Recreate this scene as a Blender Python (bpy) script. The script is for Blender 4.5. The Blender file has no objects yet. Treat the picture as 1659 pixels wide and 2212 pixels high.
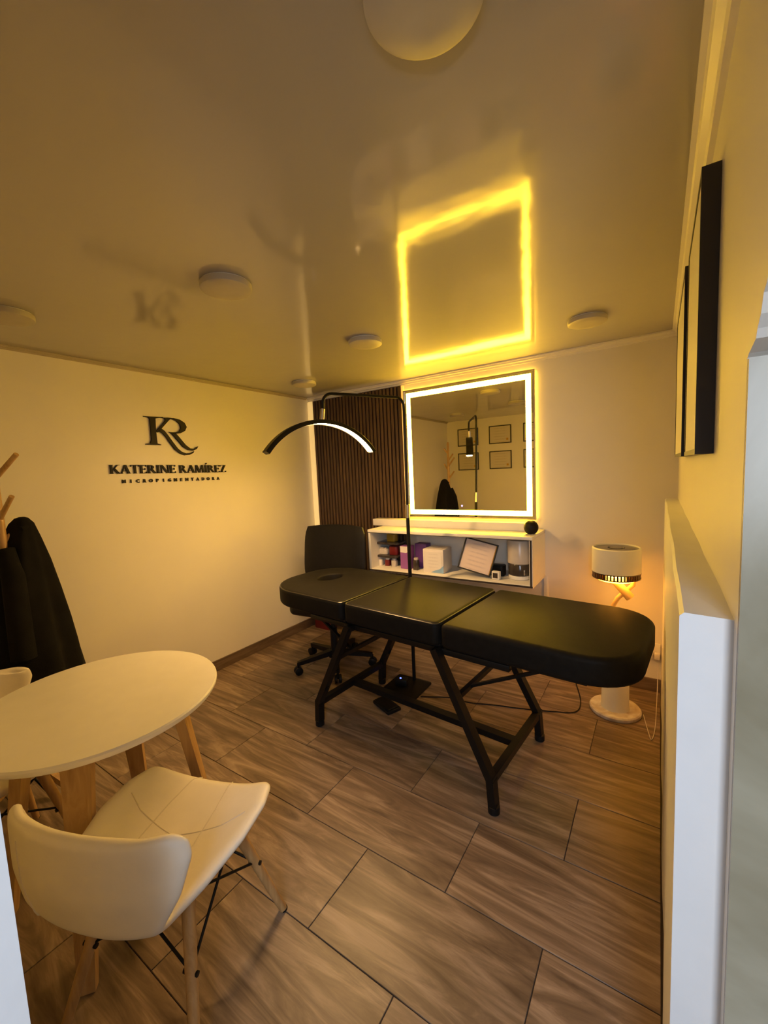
import bpy, bmesh, math, random
from mathutils import Vector, Matrix, Euler
random.seed(7)
PI = math.pi
sc = bpy.context.scene
COL = sc.collection

# ------------------------------------------------------------------ camera
F_PX, IMG_W = 895.2, 1659.0
YAW, PITCH, ROLL = .5884, .0953, -.0459
CAM = Vector((2.894, -3.0908, 1.5))
fw = Vector((-math.sin(YAW)*math.cos(PITCH), math.cos(YAW)*math.cos(PITCH), -math.sin(PITCH)))
rt = Vector((math.cos(YAW), math.sin(YAW), 0)); up = rt.cross(fw)
rr = rt*math.cos(ROLL) + up*math.sin(ROLL); uu = up*math.cos(ROLL) - rt*math.sin(ROLL)
cd = bpy.data.cameras.new('camera'); cam = bpy.data.objects.new('camera', cd); COL.objects.link(cam)
cd.sensor_fit = 'HORIZONTAL'; cd.sensor_width = 36.0; cd.lens = 36.0*F_PX/IMG_W
cd.clip_start = .01
M = Matrix((rr, uu, -fw)).transposed().to_4x4(); M.translation = CAM
cam.matrix_world = M
sc.camera = cam

# ------------------------------------------------------------------ world, daylight, exposure
wd = bpy.data.worlds.new('sky'); sc.world = wd; wd.use_nodes = True
bg = wd.node_tree.nodes['Background']
bg.inputs[0].default_value = (.62, .76, 1.0, 1); bg.inputs[1].default_value = .35
ad = bpy.data.lights.new('daylight', 'AREA'); ad.shape = 'RECTANGLE'; ad.size = .40; ad.size_y = 1.3
ad.energy = 32; ad.color = (.80, .88, 1.0)
ao = bpy.data.objects.new('daylight', ad); COL.objects.link(ao)
ao.location = (3.30, -4.05, 1.80)
ao.rotation_euler = (Vector((2.2, -.6, .45)) - ao.location).to_track_quat('-Z', 'Y').to_euler()
LED = (1.0, .57, .028)          # mirror strip
LED_S = 50.0
ARC = (1.0, .58, .21); ARC_S = 195.0
BULB = (1.0, .36, .03); BULB_S = 55.0
vs = sc.view_settings
vs.view_transform = 'Standard'; vs.look = 'None'; vs.gamma = 1.0; vs.use_curve_mapping = False
vs.exposure = 0.0

# ------------------------------------------------------------------ materials
def nt_new(name):
    m = bpy.data.materials.new(name); m.use_nodes = True
    return m, m.node_tree, m.node_tree.nodes['Principled BSDF']

def mat(name, col, rough=.5, metal=0., var=.06, vscale=14., bump=0., bscale=60., coat=0., spec=.5, coat_rough=.1):
    m, nt, b = nt_new(name)
    N, L = nt.nodes, nt.links
    tc = N.new('ShaderNodeTexCoord')
    n = N.new('ShaderNodeTexNoise'); n.inputs['Scale'].default_value = vscale; n.inputs['Detail'].default_value = 4
    L.new(tc.outputs['Object'], n.inputs['Vector'])
    r = N.new('ShaderNodeValToRGB')
    e = r.color_ramp.elements
    e[0].position = .3; e[1].position = .7
    e[0].color = (*[c*(1-var) for c in col], 1); e[1].color = (*[min(1, c*(1+var)) for c in col], 1)
    L.new(n.outputs['Fac'], r.inputs['Fac']); L.new(r.outputs['Color'], b.inputs['Base Color'])
    b.inputs['Roughness'].default_value = rough; b.inputs['Metallic'].default_value = metal
    b.inputs['Coat Weight'].default_value = coat; b.inputs['Coat Roughness'].default_value = coat_rough
    b.inputs['Specular IOR Level'].default_value = spec
    if bump:
        n2 = N.new('ShaderNodeTexNoise'); n2.inputs['Scale'].default_value = bscale; n2.inputs['Detail'].default_value = 3
        L.new(tc.outputs['Object'], n2.inputs['Vector'])
        bp = N.new('ShaderNodeBump'); bp.inputs['Strength'].default_value = bump; bp.inputs['Distance'].default_value = .01
        L.new(n2.outputs['Fac'], bp.inputs['Height']); L.new(bp.outputs['Normal'], b.inputs['Normal'])
    return m

def emit(name, col, strength):
    m, nt, b = nt_new(name)
    b.inputs['Base Color'].default_value = (.8, .8, .75, 1)
    b.inputs['Emission Color'].default_value = (*col, 1); b.inputs['Emission Strength'].default_value = strength
    return m

def wood(name, c0, c1, c2, sx, sy, sz, rough=.4, spec=.5, rand=True, bump=.15, dist=1.2):
    m, nt, b = nt_new(name)
    N, L = nt.nodes, nt.links
    tc = N.new('ShaderNodeTexCoord'); oi = N.new('ShaderNodeObjectInfo')
    ad_ = N.new('ShaderNodeVectorMath'); ad_.operation = 'ADD'
    mu = N.new('ShaderNodeMath'); mu.operation = 'MULTIPLY'; mu.inputs[1].default_value = 37. if rand else 0.
    L.new(oi.outputs['Random'], mu.inputs[0])
    L.new(tc.outputs['Object'], ad_.inputs[0]); L.new(mu.outputs[0], ad_.inputs[1])
    mp = N.new('ShaderNodeMapping'); mp.inputs['Scale'].default_value = (sx, sy, sz)
    L.new(ad_.outputs[0], mp.inputs['Vector'])
    n = N.new('ShaderNodeTexNoise'); n.inputs['Scale'].default_value = 1.; n.inputs['Detail'].default_value = 7
    n.inputs['Roughness'].default_value = .62; n.inputs['Distortion'].default_value = dist
    L.new(mp.outputs[0], n.inputs['Vector'])
    r = N.new('ShaderNodeValToRGB'); cr = r.color_ramp
    cr.elements[0].position = .30; cr.elements[0].color = (*c0, 1)
    cr.elements[1].position = .72; cr.elements[1].color = (*c2, 1)
    k = cr.elements.new(.5); k.color = (*c1, 1)
    L.new(n.outputs['Fac'], r.inputs['Fac'])
    hs = N.new('ShaderNodeHueSaturation')
    mr = N.new('ShaderNodeMapRange'); mr.inputs['To Min'].default_value = .86; mr.inputs['To Max'].default_value = 1.12
    L.new(oi.outputs['Random'], mr.inputs['Value'])
    if rand: L.new(mr.outputs[0], hs.inputs['Value'])
    L.new(r.outputs['Color'], hs.inputs['Color']); L.new(hs.outputs['Color'], b.inputs['Base Color'])
    b.inputs['Roughness'].default_value = rough; b.inputs['Specular IOR Level'].default_value = spec
    bp = N.new('ShaderNodeBump'); bp.inputs['Strength'].default_value = bump; bp.inputs['Distance'].default_value = .004
    L.new(n.outputs['Fac'], bp.inputs['Height']); L.new(bp.outputs['Normal'], b.inputs['Normal'])
    return m

def marble(name, c0, c1, scale=2.5, rough=.3):
    m, nt, b = nt_new(name); N, L = nt.nodes, nt.links
    tc = N.new('ShaderNodeTexCoord')
    n = N.new('ShaderNodeTexNoise'); n.inputs['Scale'].default_value = scale; n.inputs['Detail'].default_value = 6; n.inputs['Distortion'].default_value = 1.5
    L.new(tc.outputs['Object'], n.inputs['Vector'])
    r = N.new('ShaderNodeValToRGB'); r.color_ramp.elements[0].position = .38; r.color_ramp.elements[1].position = .62
    r.color_ramp.elements[0].color = (*c0, 1); r.color_ramp.elements[1].color = (*c1, 1)
    L.new(n.outputs['Fac'], r.inputs['Fac']); L.new(r.outputs['Color'], b.inputs['Base Color'])
    b.inputs['Roughness'].default_value = rough
    return m

def ceiling_mat():
    m, nt, b = nt_new('ceiling_lacquer'); N, L = nt.nodes, nt.links
    b.inputs['Base Color'].default_value = (.40, .375, .345, 1); b.inputs['Roughness'].default_value = .6
    b.inputs['Coat Weight'].default_value = 1.; b.inputs['Coat Roughness'].default_value = .095; b.inputs['Coat IOR'].default_value = 1.5
    tc = N.new('ShaderNodeTexCoord')
    n = N.new('ShaderNodeTexNoise'); n.inputs['Scale'].default_value = 3.2; n.inputs['Detail'].default_value = 3
    L.new(tc.outputs['Object'], n.inputs['Vector'])
    bp = N.new('ShaderNodeBump'); bp.inputs['Strength'].default_value = .05; bp.inputs['Distance'].default_value = .05
    L.new(n.outputs['Fac'], bp.inputs['Height']); L.new(bp.outputs['Normal'], b.inputs['Coat Normal'])
    return m

m_wall = mat('wall_paint', (.78, .74, .66), .42, var=.015, vscale=3, bump=.04, bscale=25)
m_white = mat('white_lacquer', (.80, .77, .71), .35, var=.02)
m_ceil = ceiling_mat()
m_trim = mat('white_trim', (.80, .76, .68), .3, var=.02)
m_dtrim = mat('beige_trim', (.42, .36, .27), .4, var=.03)
m_tile = wood('wood_look_tile', (.092, .060, .039), (.205, .142, .094), (.42, .31, .22), 1.7, 15., 3., rough=.38, spec=.45, dist=1.5)
m_grout = mat('dark_grout', (.05, .035, .025), .8)
m_base = wood('baseboard_tile', (.07, .045, .03), (.13, .085, .055), (.19, .13, .085), 3, 3, 20, rough=.4, rand=False)
m_marble = marble('grey_marble', (.24, .205, .125), (.40, .365, .265), 1.8)
m_ground = mat('pavement', (.35, .35, .34), .8)
m_slat = wood('walnut_slat', (.045, .024, .012), (.085, .046, .022), (.13, .075, .036), 40, 40, 3, rough=.5)
m_felt = mat('black_felt', (.012, .010, .009), .95)
m_leather = mat('black_leather', (.010, .009, .008), .54, var=.15, vscale=30, bump=.06, bscale=240, spec=.085)
m_highlight_piping = mat('highlight_piping_leather', (.03, .026, .02), .32, spec=.6)  # lighter, glossier than the cushions, stands in for their edge highlight
m_leather2 = mat('chair_leather', (.008, .008, .010), .40, var=.15, vscale=30, bump=.06, bscale=150, spec=.2)
m_black = mat('black_metal', (.007, .0065, .006), .4, var=.1, spec=.2)
m_plastic = mat('black_plastic', (.008, .0075, .0075), .5, var=.1, spec=.2)
m_chrome = mat('brushed_metal', (.55, .5, .45), .3, metal=1.)
m_cloth = mat('black_cloth', (.008, .0075, .0075), .95, var=.2, bump=.25, bscale=300, spec=.15)
m_beech = wood('beech_wood', (.34, .19, .07), (.46, .28, .11), (.56, .36, .16), 30, 30, 2.5, rough=.4, rand=False, bump=.05)
m_pu = mat('cream_leatherette', (.78, .72, .62), .42, var=.03, bump=.05, bscale=120)
m_stitch = mat('cream_stitching', (.66, .60, .50), .7)
m_mirror = None
mm, _, b_ = nt_new('mirror_silver'); b_.inputs['Base Color'].default_value = (.80, .78, .74, 1); b_.inputs['Metallic'].default_value = 1; b_.inputs['Roughness'].default_value = .015; m_mirror = mm
m_led = emit('mirror_led', LED, LED_S)
m_rim = emit('mirror_backlight', (1., .52, .04), 18.)
m_arc = emit('arc_led', ARC, ARC_S)
m_bulb = emit('orange_bulb', BULB, BULB_S)
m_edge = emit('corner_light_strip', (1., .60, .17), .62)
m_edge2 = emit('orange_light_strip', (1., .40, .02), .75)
m_dish = emit('amber_dish', (1., .36, .025), 24.)
m_blue = emit('blue_indicator', (.05, .1, 1.), 6.)
m_touch = emit('touch_indicator', (.25, .25, 1.), 1.6)
m_frame = mat('black_frame', (.015, .013, .012), .4)
m_gold = mat('gold_edge', (.55, .32, .06), .3, metal=.8)
m_brass = mat('brass', (.80, .55, .24), .35, metal=.4)
m_sign = mat('black_acrylic', (.012, .009, .007), .5, spec=.2)
m_diff = mat('opal_diffuser', (.46, .42, .35), .45)
m_purple = mat('purple_card', (.30, .10, .36), .5)
m_dpurple = mat('dark_purple_card', (.12, .04, .22), .5)
m_red = mat('red_plastic', (.14, .010, .010), .45)
m_yellow = mat('yellow_card', (.38, .24, .02), .5)
m_smoke = mat('smoked_plastic', (.05, .04, .035), .15)
m_clear = mat('milky_plastic', (.55, .5, .45), .25)
m_cardw = mat('white_card', (.75, .70, .66), .6)
m_rib = mat('smoked_ribbed_glass', (.06, .03, .015), .15)
m_wmarble = marble('white_marble', (.62, .52, .42), (.85, .80, .74), 9.)
m_door_paint = mat('cool_white_paint', (.80, .80, .80), .45, var=.02, bump=.03)

def paper(name, lines, col=(.80, .74, .68), ink=(.55, .46, .46), horizontal='z', seal=None):
    """printed sheet: blurred lines of text as flat print"""
    m, nt, b = nt_new(name); N, L = nt.nodes, nt.links
    tc = N.new('ShaderNodeTexCoord')
    sp = N.new('ShaderNodeSeparateXYZ'); L.new(tc.outputs['Generated'], sp.inputs[0])
    wv = N.new('ShaderNodeMath'); wv.operation = 'MULTIPLY'; wv.inputs[1].default_value = lines*2*PI
    L.new(sp.outputs['Z'], wv.inputs[0])
    sn = N.new('ShaderNodeMath'); sn.operation = 'SINE'; L.new(wv.outputs[0], sn.inputs[0])
    ax = 'X' if horizontal == 'z' else 'Y'
    c = N.new('ShaderNodeMath'); c.operation = 'SUBTRACT'; c.inputs[1].default_value = .5; L.new(sp.outputs[ax], c.inputs[0])
    a = N.new('ShaderNodeMath'); a.operation = 'ABSOLUTE'; L.new(c.outputs[0], a.inputs[0])
    n = N.new('ShaderNodeTexNoise'); n.inputs['Scale'].default_value = 9; L.new(tc.outputs['Generated'], n.inputs['Vector'])
    mr = N.new('ShaderNodeMapRange'); mr.inputs['From Min'].default_value = .36; mr.inputs['From Max'].default_value = .22; L.new(a.outputs[0], mr.inputs['Value'])
    mu = N.new('ShaderNodeMath'); mu.operation = 'MULTIPLY'; L.new(sn.outputs[0], mu.inputs[0]); L.new(mr.outputs[0], mu.inputs[1])
    m2 = N.new('ShaderNodeMath'); m2.operation = 'MULTIPLY'; L.new(mu.outputs[0], m2.inputs[0]); L.new(n.outputs['Fac'], m2.inputs[1]); m2.use_clamp = True
    mx = N.new('ShaderNodeMix'); mx.data_type = 'RGBA'
    mx.inputs['A'].default_value = (*col, 1); mx.inputs['B'].default_value = (*ink, 1)
    L.new(m2.outputs[0], mx.inputs['Factor']); L.new(mx.outputs['Result'], b.inputs['Base Color'])
    b.inputs['Roughness'].default_value = .35
    return m
m_paper = paper('certificate_paper', 7, col=(.72, .60, .55), ink=(.50, .40, .42))
m_diploma = paper('diploma_paper', 6, col=(.62, .56, .47), ink=(.45, .40, .33))
m_boxprint = paper('printed_card', 5, col=(.78, .74, .70), ink=(.62, .57, .56))

# ------------------------------------------------------------------ mesh helpers
def bm_obj(name, bm, m, parent=None, smooth=None, loc=None, rot=None):
    me = bpy.data.meshes.new(name); bmesh.ops.recalc_face_normals(bm, faces=bm.faces); bm.to_mesh(me); bm.free()
    if m: me.materials.append(m)
    if smooth is not None:
        for p in me.polygons: p.use_smooth = True
        me.set_sharp_from_angle(angle=math.radians(smooth))
    return me_obj(name, me, parent, loc, rot)

def me_obj(name, me, parent=None, loc=None, rot=None):
    o = bpy.data.objects.new(name, me); COL.objects.link(o)
    if parent: o.parent = parent
    if loc: o.location = loc
    if rot: o.rotation_euler = rot
    return o

def add_box(bm, x0, x1, y0, y1, z0, z1, bev=0., seg=2, mtx=None):
    v = [bm.verts.new((x, y, z)) for z in (z0, z1) for y in (y0, y1) for x in (x0, x1)]
    fs = [bm.faces.new([v[i] for i in q]) for q in ((0, 2, 3, 1), (4, 5, 7, 6), (0, 1, 5, 4), (2, 6, 7, 3), (0, 4, 6, 2), (1, 3, 7, 5))]
    if bev:
        es = list({e for f in fs for e in f.edges})
        r = bmesh.ops.bevel(bm, geom=es, offset=bev, segments=seg, profile=.5, affect='EDGES')
        v = list({w for f in r['faces'] for w in f.verts} | {w for w in v if w.is_valid})
    if mtx: bmesh.ops.transform(bm, matrix=mtx, verts=v)
    return v

def box(name, m, parent, x0, x1, y0, y1, z0, z1, bev=0., seg=2, **k):
    bm = bmesh.new(); add_box(bm, x0, x1, y0, y1, z0, z1, bev, seg)
    return bm_obj(name, bm, m, parent, 35 if bev else None, **k)

def add_loft(bm, loops, cap0=True, cap1=True, closed=True):
    """loops: lists of points with equal length"""
    vl = [[bm.verts.new(p) for p in lp] for lp in loops]
    n = len(vl[0])
    for a, b in zip(vl[:-1], vl[1:]):
        for i in range(n if closed else n-1):
            j = (i+1) % n
            bm.faces.new((a[i], a[j], b[j], b[i]))
    if cap0: bm.faces.new(list(reversed(vl[0])))
    if cap1: bm.faces.new(vl[-1])
    return vl

def frames(pts):
    pts = [Vector(p) for p in pts]; T = []
    for i in range(len(pts)):
        a = pts[max(0, i-1)]; b = pts[min(len(pts)-1, i+1)]; T.append((b-a).normalized())
    r = Vector((0, 0, 1)) if abs(T[0].z) < .9 else Vector((1, 0, 0))
    n = (r - T[0]*r.dot(T[0])).normalized(); out = []
    for p, t in zip(pts, T):
        n = (n - t*n.dot(t)).normalized(); out.append((p, t, n, t.cross(n)))
    return out

def add_tube(bm, pts, r, n=8, r1=None):
    fr = frames(pts); k = len(fr); loops = []
    for i, (p, t, a, b) in enumerate(fr):
        q = r if r1 is None else r + (r1-r)*i/(k-1)
        loops.append([p + a*math.cos(2*PI*j/n)*q + b*math.sin(2*PI*j/n)*q for j in range(n)])
    add_loft(bm, loops)

def tube(name, m, parent, pts, r, n=8, r1=None):
    bm = bmesh.new(); add_tube(bm, pts, r, n, r1); return bm_obj(name, bm, m, parent, 50)

def add_bar(bm, p0, p1, w, h, w1=None, h1=None, ref=(0, 0, 1), bev=0.):
    """rectangular bar from p0 to p1"""
    p0, p1 = Vector(p0), Vector(p1); t = (p1-p0).normalized(); ref = Vector(ref)
    if abs(t.dot(ref)) > .98: ref = Vector((1, 0, 0))
    a = t.cross(ref).normalized(); b = a.cross(t).normalized()
    w1 = w if w1 is None else w1; h1 = h if h1 is None else h1
    loops = [[p + a*sx*ww/2 + b*sy*hh/2 for sx, sy in ((-1, -1), (1, -1), (1, 1), (-1, 1))] for p, ww, hh in ((p0, w, h), (p1, w1, h1))]
    add_loft(bm, loops)

def bar(name, m, parent, p0, p1, w, h, w1=None, h1=None, ref=(0, 0, 1)):
    bm = bmesh.new(); add_bar(bm, p0, p1, w, h, w1, h1, ref); return bm_obj(name, bm, m, parent)

def add_lathe(bm, prof, n=32, c=(0, 0, 0), flute=0., fn=40):
    loops = []
    for r, z in prof:
        loops.append([(c[0]+(r+flute*math.cos(fn*2*PI*j/n))*math.cos(2*PI*j/n), c[1]+(r+flute*math.cos(fn*2*PI*j/n))*math.sin(2*PI*j/n), c[2]+z) for j in range(n)])
    add_loft(bm, loops)

def lathe(name, m, parent, prof, n=32, c=(0, 0, 0), smooth=35, **k):
    bm = bmesh.new(); add_lathe(bm, prof, n, c, **k); return bm_obj(name, bm, m, parent, smooth)

def prism(name, m, parent, poly, axis, a, b):
    bm = bmesh.new(); add_prism(bm, poly, axis, a, b); return bm_obj(name, bm, m, parent)

def add_prism(bm, poly, axis, a, b):
    def P(u, v, w): return {'x': (w, u, v), 'y': (u, w, v), 'z': (u, v, w)}[axis]
    lo = [bm.verts.new(P(u, v, a)) for u, v in poly]; hi = [bm.verts.new(P(u, v, b)) for u, v in poly]
    n = len(poly)
    for i in range(n):
        j = (i+1) % n; bm.faces.new((lo[i], lo[j], hi[j], hi[i]))
    f1 = bm.faces.new(lo); f2 = bm.faces.new(hi)
    f1.normal_update(); f2.normal_update()
    bmesh.ops.triangulate(bm, faces=[f1, f2], ngon_method='EAR_CLIP')

def rrect(x0, x1, y0, y1, r, n=6):
    """rounded rectangle CCW; r = radius or (bl, br, tr, tl)"""
    if not isinstance(r, (tuple, list)): r = (r,)*4
    out = []
    for (cx, cy, a0), q in zip(((x0, y0, PI), (x1, y0, 1.5*PI), (x1, y1, 0), (x0, y1, .5*PI)), r):
        sx = 1 if cx == x0 else -1; sy = 1 if cy == y0 else -1
        for i in range(n+1):
            a = a0 + .5*PI*i/n
            out.append((cx+sx*q+q*math.cos(a), cy+sy*q+q*math.sin(a)))
    return out

def inset(poly, d):
    n = len(poly); out = []
    for i in range(n):
        a, b, c = Vector(poly[i-1]), Vector(poly[i]), Vector(poly[(i+1) % n])
        t = (c-a); t = t.normalized() if t.length > 1e-9 else Vector((1, 0))
        out.append((b.x - t.y*d, b.y + t.x*d))
    return out

def add_cushion(bm, poly, z0, z1, r, hole=None, seg=5, crown=0.):
    prof = [(r, z0)] + [(r*(1-math.sin(.5*PI*i/seg)), z0+r*(1-math.cos(.5*PI*i/seg))) for i in range(1, seg+1)]
    prof += [(r*(1-math.cos(.5*PI*i/seg)), z1-r*(1-math.sin(.5*PI*i/seg))) for i in range(seg+1)]
    loops = []
    for d, z in prof: loops.append([(x, y, z) for x, y in inset(poly, d)])
    vl = add_loft(bm, loops, False, False)
    hv = None
    if hole:
        cx, cy, ra, rb = hole; n = 28
        hl = [[(cx+(ra+q)*math.cos(2*PI*j/n), cy+(rb+q)*math.sin(2*PI*j/n), z) for j in range(n)] for q, z in ((.012, z0), (0, z0+.012), (0, z1-.012), (.004, z1-.004), (.012, z1))]
        hv = add_loft(bm, hl, False, False)
    for idx, hidx in ((0, 0), (-1, -1)):
        vs_ = [vl[idx]] + ([hv[hidx]] if hv else [])
        es = []
        for lp in vs_:
            for i in range(len(lp)):
                es.append(bm.edges.get((lp[i], lp[(i+1) % len(lp)])))
        bmesh.ops.triangle_fill(bm, use_beauty=True, edges=es)

def empty(name, loc, label, cat, rotz=0., group=None):
    o = bpy.data.objects.new(name, None); COL.objects.link(o)
    o.location = loc; o.rotation_euler = (0, 0, rotz); o.empty_display_size = .05
    return tag(o, label, cat, group)

def tag(o, label, cat, group=None):
    o['label'] = label; o['category'] = cat
    if group: o['group'] = group
    return o

def struct(o, label=None, cat=None):
    o['kind'] = 'structure'
    if label: o['label'] = label
    if cat: o['category'] = cat
    return o

def copy_tree(root, loc, rotz, label, group=None):
    r = root.copy(); COL.objects.link(r); r.location = loc; r.rotation_euler = (0, 0, rotz); r['label'] = label
    if group: r['group'] = group
    for ch in list(root.children):
        c = ch.copy(); COL.objects.link(c); c.parent = r
        for g in list(ch.children):
            d = g.copy(); COL.objects.link(d); d.parent = c
    return r

# ------------------------------------------------------------------ room shell
H = 2.258
XW = 2.99       # right wall plane above the ledge
XL = 2.924      # face of the low wall
YF = -3.27      # front wall plane
HL = 1.26       # ledge height
YN = -2.31      # near end of the low wall

fl = struct(box('floor', m_grout, None, -.02, 3.6, -3.6, .02, -.06, -.004), 'dark grout bed under the wood-look floor tiles', 'floor')
TP, TL = .3433, .672
G = .0015
tile_me = {}
def tile_mesh(w, d):
    key = (round(w, 3), round(d, 3))
    if key not in tile_me:
        bm = bmesh.new(); add_box(bm, -w/2, w/2, -d/2, d/2, -.006, 0, bev=.0012, seg=1)
        me = bpy.data.meshes.new('floor_tile'); bmesh.ops.recalc_face_normals(bm, faces=bm.faces); bm.to_mesh(me); bm.free(); me.materials.append(m_tile)
        tile_me[key] = me
    return tile_me[key]
for r_ in range(-4, 7):
    y0 = -2.232 + r_*TP; y1 = y0 + TP
    y0c, y1c = max(y0, -3.58), min(y1, 0.)
    if y1c - y0c < .02: continue
    off = 2.612 if (r_ % 2 == 0) else 2.278
    for k in range(-5, 3):
        x0 = off + k*TL; x1 = x0 + TL
        xm = 2.92 if y0 > YN-.1 else 3.55
        x0c, x1c = max(x0, 0.), min(x1, xm)
        if x1c - x0c < .02: continue
        me_obj('floor_tile', tile_mesh(x1c-x0c-2*G, y1c-y0c-2*G), fl, ((x0c+x1c)/2, (y0c+y1c)/2, 0))

struct(box('ceiling', m_ceil, None, -.1, 3.6, -3.42, .1, H, H+.1), 'glossy beige lacquered ceiling reflecting the lit mirror', 'ceiling')
struct(box('wall_left', m_wall, None, -.1, 0, -3.42, .1, -.06, H), 'white left wall carrying the black lettering', 'wall')
struct(box('wall_back', m_wall, None, 0, 3.6, 0, .1, -.06, H), 'white back wall behind the lit mirror', 'wall')
struct(box('wall_front', m_wall, None, 0, 2.20, YF-.12, YF, -.06, H), 'white front wall hung with diplomas, seen in the mirror', 'wall')
struct(box('wall_entrance', m_door_paint, None, 2.20, 2.32, -3.40, -2.985, -.06, H), 'pale painted pier at the entrance, bottom left corner', 'wall')
struct(box('wall_shade_header', m_wall, None, 2.32, 3.5, YF-.12, YF, 1.86, H), 'unseen white header above the entrance, lowered to block daylight', 'wall')  # out of view; hung low to keep daylight off the upper back wall
# right wall: ragged end above the outside facade
poly = [(0, -.06), (0, H), (-2.64, H), (-2.62, 1.86), (-2.53, 1.76), (-2.478, 1.715), (-2.452, 1.690), (-2.436, 1.684), (-2.424, 1.664), (-2.406, 1.652), (-2.398, 1.642), (-2.352, 1.634), (-2.342, 1.630), (-2.342, -.06)]
struct(prism('wall_right', m_wall, None, poly, 'x', XW, 3.5), 'white upper right wall with a ragged plaster edge', 'wall')
mb = box('wall_outside', m_marble, None, XW+.0003, 3.5, -2.352, -2.3425, -.05, 1.628)
struct(mb, 'grey marble facade at the far right edge', 'wall')
bm = bmesh.new()
prof = []
ny = 14
for i in range(ny+1):
    y = YN*i/ny
    dx = -.003*math.sin(i*1.7) - (.004 if i == ny else 0)
    prof.append([(XL+dx, y, -.06), (XL+dx*.5, y, HL-.006), (XL+.006+dx*.5, y, HL), (XW+.002, y, HL+.003*math.sin(i*2.1)), (XW+.002, y, -.06)])
add_loft(bm, prof)
struct(bm_obj('wall_right_low', bm, m_door_paint, None), 'low white thickened wall with a ledge on top', 'wall')
struct(box('ground', m_ground, None, -4, 9, -9, -3.6, -.1, -.03), 'outdoor paving beyond the entrance', 'ground')

# baseboards (wood-look tile skirting)
struct(box('baseboard_left', m_base, None, 0, .012, YF, 0, 0, .085), 'brown skirting along the left wall', 'baseboard')
struct(box('baseboard_back', m_base, None, .012, XL, -.012, 0, 0, .085), 'brown skirting along the back wall', 'baseboard')
# crown trims
def crown(name, axis, a, b, at, sgn, m, s=1.):
    pr = [(0, 0), (.045, 0), (.045, -.010), (.034, -.013), (.030, -.024), (.016, -.030), (.012, -.044), (0, -.046)]
    bm = bmesh.new()
    if axis == 'x': pl = [(at+sgn*u*s, H+v*s-.0005) for u, v in pr]; add_prism(bm, pl, 'x', a, b)
    else: pl = [(at+sgn*u*s, H+v*s-.0005) for u, v in pr]; add_prism(bm, pl, 'y', a, b)
    return struct(bm_obj(name, bm, m, None))
crown('trim_1', 'x', 0, XW, 0, -1, m_trim, .8)['label'] = 'pale crown moulding along the back wall'
crown('trim_2', 'y', -3.25, -.04, XW, -1, m_trim, 1.)['label'] = 'pale crown moulding along the right wall'
crown('trim_3', 'y', -3.27, -.04, 0, 1, m_dtrim, .45)['label'] = 'thin beige crown strip along the left wall'
struct(box('trim_4', m_trim, None, 2.205, 2.235, -.015, 0, .086, .70, .003), 'white vertical cable cover under the wall shelf')
for n in ('trim_1', 'trim_2', 'trim_3', 'trim_4'): bpy.data.objects[n]['category'] = 'trim'

# ------------------------------------------------------------------ slat panel
sp = empty('slat_panel', (.57, 0, 0), 'dark walnut vertical slat wall panel between corner and mirror', 'wall panel')
box('backing', m_felt, sp, -.50, .505, -.012, -.0005, .086, H-.04)
ns = 27; pw = 1.005/ns
bm = bmesh.new(); add_box(bm, -.012, .012, -.032, -.012, .088, H-.042, bev=.002, seg=1)
sme = bpy.data.meshes.new('slat'); bmesh.ops.recalc_face_normals(bm, faces=bm.faces); bm.to_mesh(sme); bm.free(); sme.materials.append(m_slat)
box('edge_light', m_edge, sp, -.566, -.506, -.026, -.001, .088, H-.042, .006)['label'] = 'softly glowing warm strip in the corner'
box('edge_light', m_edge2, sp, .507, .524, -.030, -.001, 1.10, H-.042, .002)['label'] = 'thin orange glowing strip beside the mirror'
for i in range(ns): me_obj('slat', sme, sp, (-.50+pw*(i+.5), 0, 0))

# ------------------------------------------------------------------ lit mirror
MX0, MX1, MZ0, MZ1 = 1.100, 2.161, 1.111, 2.167
mr_ = empty('lit_mirror', ((MX0+MX1)/2, 0, MZ0), 'large square wall mirror edged by a glowing yellow light strip', 'mirror')
hw, hh = (MX1-MX0)/2, MZ1-MZ0
def ring(name, m, parent, x0, x1, z0, z1, w, ya, yb):
    bm = bmesh.new()
    add_box(bm, x0, x1, ya, yb, z0, z0+w); add_box(bm, x0, x1, ya, yb, z1-w, z1)
    add_box(bm, x0, x0+w, ya, yb, z0+w, z1-w); add_box(bm, x1-w, x1, ya, yb, z0+w, z1-w)
    return bm_obj(name, bm, m, parent)
box('back_plate', m_white, mr_, -hw+.03, hw-.03, -.018, -.012, .03, hh-.03)
ring('back_light', m_rim, mr_, -hw+.012, hw-.012, .012, hh-.012, .012, -.016, -.010)
ring('rim', m_chrome, mr_, -hw, hw, 0, hh, .009, -.036, -.018)
ring('outer_glass', m_mirror, mr_, -hw+.009, hw-.009, .009, hh-.009, .016, -.0305, -.018)
ring('light_strip', m_led, mr_, -hw+.025, hw-.025, .025, hh-.025, .038, -.0312, -.018)
box('mirror_glass', m_mirror, mr_, -hw+.063, hw-.063, -.030, -.018, .063, hh-.063)
bm = bmesh.new(); bmesh.ops.create_circle(bm, cap_ends=True, radius=.008, segments=16)
to_ = bm_obj('touch_button', bm, m_touch, mr_, None, (-.035, -.0304, .098), (PI/2, 0, 0)); to_['label'] = 'tiny blue touch switch light'

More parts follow.
